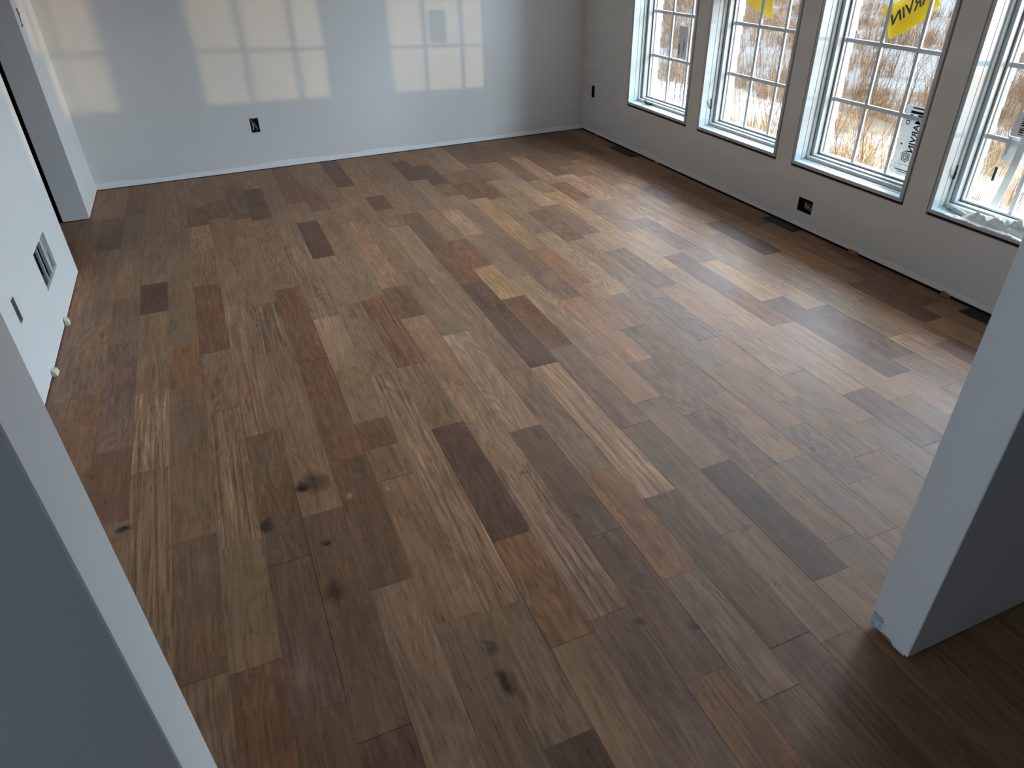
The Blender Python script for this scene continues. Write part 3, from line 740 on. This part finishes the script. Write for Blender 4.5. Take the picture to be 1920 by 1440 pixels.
bag = bpy.data.objects['plastic_bag']; bv = [v.co for v in bag.data.vertices]
def bag_z(x, y): return min(bv, key=lambda c: (c.x - x) ** 2 + (c.y - y) ** 2 - c.z * 1e-4).z + .0015
pm = MB()
for r_ in range(1):                          # a short row of small print
    for k in range(9):
        x0_, y0_ = 3.060 + r_ * .006, 1.83 - k * .012
        q4 = [(x0_, y0_), (x0_ + .003, y0_), (x0_ + .003, y0_ - .006), (x0_, y0_ - .006)]
        zz_ = max(bag_z(*c_) for c_ in q4)
        pm.add([(a_, b_, zz_) for a_, b_ in q4] + [(a_, b_, zz_ - .001) for a_, b_ in q4], [(0, 1, 2, 3), (7, 6, 5, 4), (0, 4, 5, 1), (1, 5, 6, 2), (2, 6, 7, 3), (3, 7, 4, 0)])
pm.build('bag_print', M['ink_grey'], bag)

# ------------------------------------------------------------------ outdoors
def ground_z(x, y): return -0.55 - 0.022 * max(0, x - 4) + 0.06 * math.sin(x * .7 + y * .4) * min(1, max(0, (x - 3.5) / 4))
xs = np.concatenate([np.linspace(3.2, 20, 57), np.linspace(21, 90, 47), np.linspace(95, 300, 12)])
ysg = np.concatenate([np.linspace(-60, -12, 14), np.linspace(-10, 40, 101), np.linspace(42, 260, 40)])
vs = [(x, y, ground_z(x, y)) for x in xs for y in ysg]; ny = len(ysg)
fs = [(i * ny + j, (i + 1) * ny + j, (i + 1) * ny + j + 1, i * ny + j + 1) for i in range(len(xs) - 1) for j in range(ny - 1)]
q = NT('winter_field'); g = q.n('ShaderNodeNewGeometry'); P = g.outputs['Position']
sep = q.n('ShaderNodeSeparateXYZ'); q.set(sep.inputs[0], P)
dist = q.math('ADD', sep.outputs[0], q.math('MULTIPLY', sep.outputs[1], 0.8))
snow_n = q.noise(q.vmul(P, (1, 1, 0)), 0.55, 6, 0.68, 0.6)
snow_n = q.math('ADD', snow_n, q.math('MULTIPLY_ADD', dist, 0.012, -0.145))
near = q.ramp(snow_n, [(0.44, (0.46, 0.35, 0.25)), (0.50, (0.62, 0.53, 0.43)), (0.54, (0.84, 0.87, 0.92))])
far_n = q.noise(q.vmul(P, (0.10, 0.32, 0)), 1.0, 5, 0.6)
far = q.ramp(far_n, [(0.40, (0.54, 0.47, 0.41)), (0.47, (0.72, 0.68, 0.64)), (0.53, (0.82, 0.87, 0.93))])
ice = q.ramp(q.noise(q.vmul(P, (0.03, 0.09, 0)), 1.0, 4, 0.5), [(0.38, (0.74, 0.72, 0.71)), (0.48, (0.76, 0.85, 0.93))])
c = q.mix(q.math('MULTIPLY_ADD', dist, 1 / 8, -14 / 8, True), near, far)
c = q.mix(q.math('MULTIPLY_ADD', dist, 1 / 20, -40 / 20, True), c, ice)
q.set(q.p.inputs['Base Color'], c); q.p.inputs['Roughness'].default_value = 0.8; q.p.inputs['Specular IOR Level'].default_value = 0.2
q.bump(q.noise(P, 9, 5, 0.7), 0.05, 0.5)
tag(MB().add(vs, fs).build('ground', q.m), kind='structure')

M['twig'] = simple('bare_twig', (0.27, 0.165, 0.12), 0.7, 0.2, 0, 0.35, 9)
M['grass'] = simple('dry_grass_blades', (0.52, 0.355, 0.21), 0.7, 0.2, 0, 0.35, 3)
def shrub_mesh(seed, stems=26, h=2.0, spread=.55):
    r = random.Random(seed); mb = MB()
    def branch(p, d, L, rad, lev):
        n = 4; pts = [p]; dd = d.copy()
        for k in range(n):
            dd = (dd + Vector((r.gauss(0, .13), r.gauss(0, .13), r.gauss(.03, .08)))).normalized()
            pts.append(pts[-1] + dd * L / n)
        mb.tube(pts, [rad * (1 - .75 * k / n) for k in range(n + 1)], 3)
        if lev < 2:
            for k in range(r.randint(3, 5) if lev == 0 else r.randint(2, 3)):
                i = r.randint(1, n); q_ = pts[i]
                nd = (dd + Vector((r.gauss(0, .55), r.gauss(0, .55), r.gauss(.15, .3)))).normalized()
                branch(q_, nd, L * r.uniform(.28, .5), rad * .5, lev + 1)
    for _ in range(stems):
        a = r.uniform(0, 6.28); R_ = spread * math.sqrt(r.random())
        p = Vector((R_ * math.cos(a), R_ * math.sin(a), -.05))
        d = Vector((math.cos(a) * r.uniform(0, .35), math.sin(a) * r.uniform(0, .35), 1)).normalized()
        branch(p, d, h * r.uniform(.6, 1.0), r.uniform(.0028, .0055), 0)
    me = bpy.data.meshes.new('bare_shrub'); me.from_pydata(mb.v, [], mb.f); me.update(); me.materials.append(M['twig']); return me
shr = [shrub_mesh(s, 18, 2.1) for s in (1, 2, 3, 4)]
spots = [(5.6, 8.4), (7.8, 11.0), (5.6, 6.3), (7.6, 8.4), (5.0, 7.3), (6.6, 9.9), (9.2, 12.6), (4.9, 5.6), (6.6, 7.5), (8.9, 9.8), (5.2, 4.5), (6.1, 5.5), (7.7, 6.4), (9.0, 8.3), (6.9, 5.0),
         (9.6, 5.6), (11.5, 6.6), (12.5, 10.0), (11.0, 14.5), (7.8, -1.9), (8.4, .6), (10.4, -.9)]
tv = []; tf = []; base = 0                   # the stems interlace into one thicket that nobody could count
for k, (x, y) in enumerate(spots):
    me = shr[k % 4]; a = rnd.uniform(0, 6.28); sc_ = rnd.uniform(.8, 1.15)
    co = np.empty(len(me.vertices) * 3, 'f'); me.vertices.foreach_get('co', co); co = co.reshape(-1, 3) * sc_
    ca, sa = math.cos(a), math.sin(a)
    tv.append(np.stack([co[:, 0] * ca - co[:, 1] * sa + x, co[:, 0] * sa + co[:, 1] * ca + y, co[:, 2] + ground_z(x, y)], 1))
    tf += [tuple(i + base for i in p_.vertices) for p_ in me.polygons]; base += len(co)
me = bpy.data.meshes.new('bare_thicket'); me.from_pydata(np.concatenate(tv).tolist(), [], tf); me.update()
tag(link('bare_thicket', me, M['twig']), 'thicket of leafless reddish brown stems growing outside the windows', 'shrub', kind='stuff')
# tufts of dry grass
g = np.random.RandomState(5)
nt = 4600; bl = 26
cx = 4.4 + g.rand(nt) ** 1.3 * 16; cy = -3 + g.rand(nt) * 27
keep = []
import mathutils.noise as mn
for i in range(nt):
    k = mn.noise(Vector((cx[i] * .55, cy[i] * .55, 2.0))) + (.38 if cy[i] - .35 * (cx[i] - 5) < 6.0 else -.02)
    if k > -.02: keep.append(i)
vs = []; fs = []
for i in keep:
    z0 = ground_z(cx[i], cy[i]); hh = g.uniform(.18, .5)
    for b in range(bl):
        a = g.uniform(0, 6.28); r0 = g.uniform(0, .12); ln = hh * g.uniform(.5, 1.1); le = g.uniform(.15, .75)
        bx, by = cx[i] + r0 * math.cos(a), cy[i] + r0 * math.sin(a); wx, wy = -math.sin(a) * .0035, math.cos(a) * .0035
        mx, my = bx + math.cos(a) * ln * le * .35, by + math.sin(a) * ln * le * .35
        tx, ty = bx + math.cos(a) * ln * le, by + math.sin(a) * ln * le
        n = len(vs)
        vs += [(bx - wx, by - wy, z0 - .02), (bx + wx, by + wy, z0 - .02), (mx + wx, my + wy, z0 + ln * .6), (mx - wx, my - wy, z0 + ln * .6), (tx, ty, z0 + ln * (1 - .55 * le))]
        fs += [(n, n + 1, n + 2, n + 3), (n + 3, n + 2, n + 4)]
me = bpy.data.meshes.new('dry_grass'); me.from_pydata(vs, [], fs); me.update()
tag(link('dry_grass', me, M['grass']), 'tufts of dry tan grass standing in the snow outside', 'grass', kind='stuff')
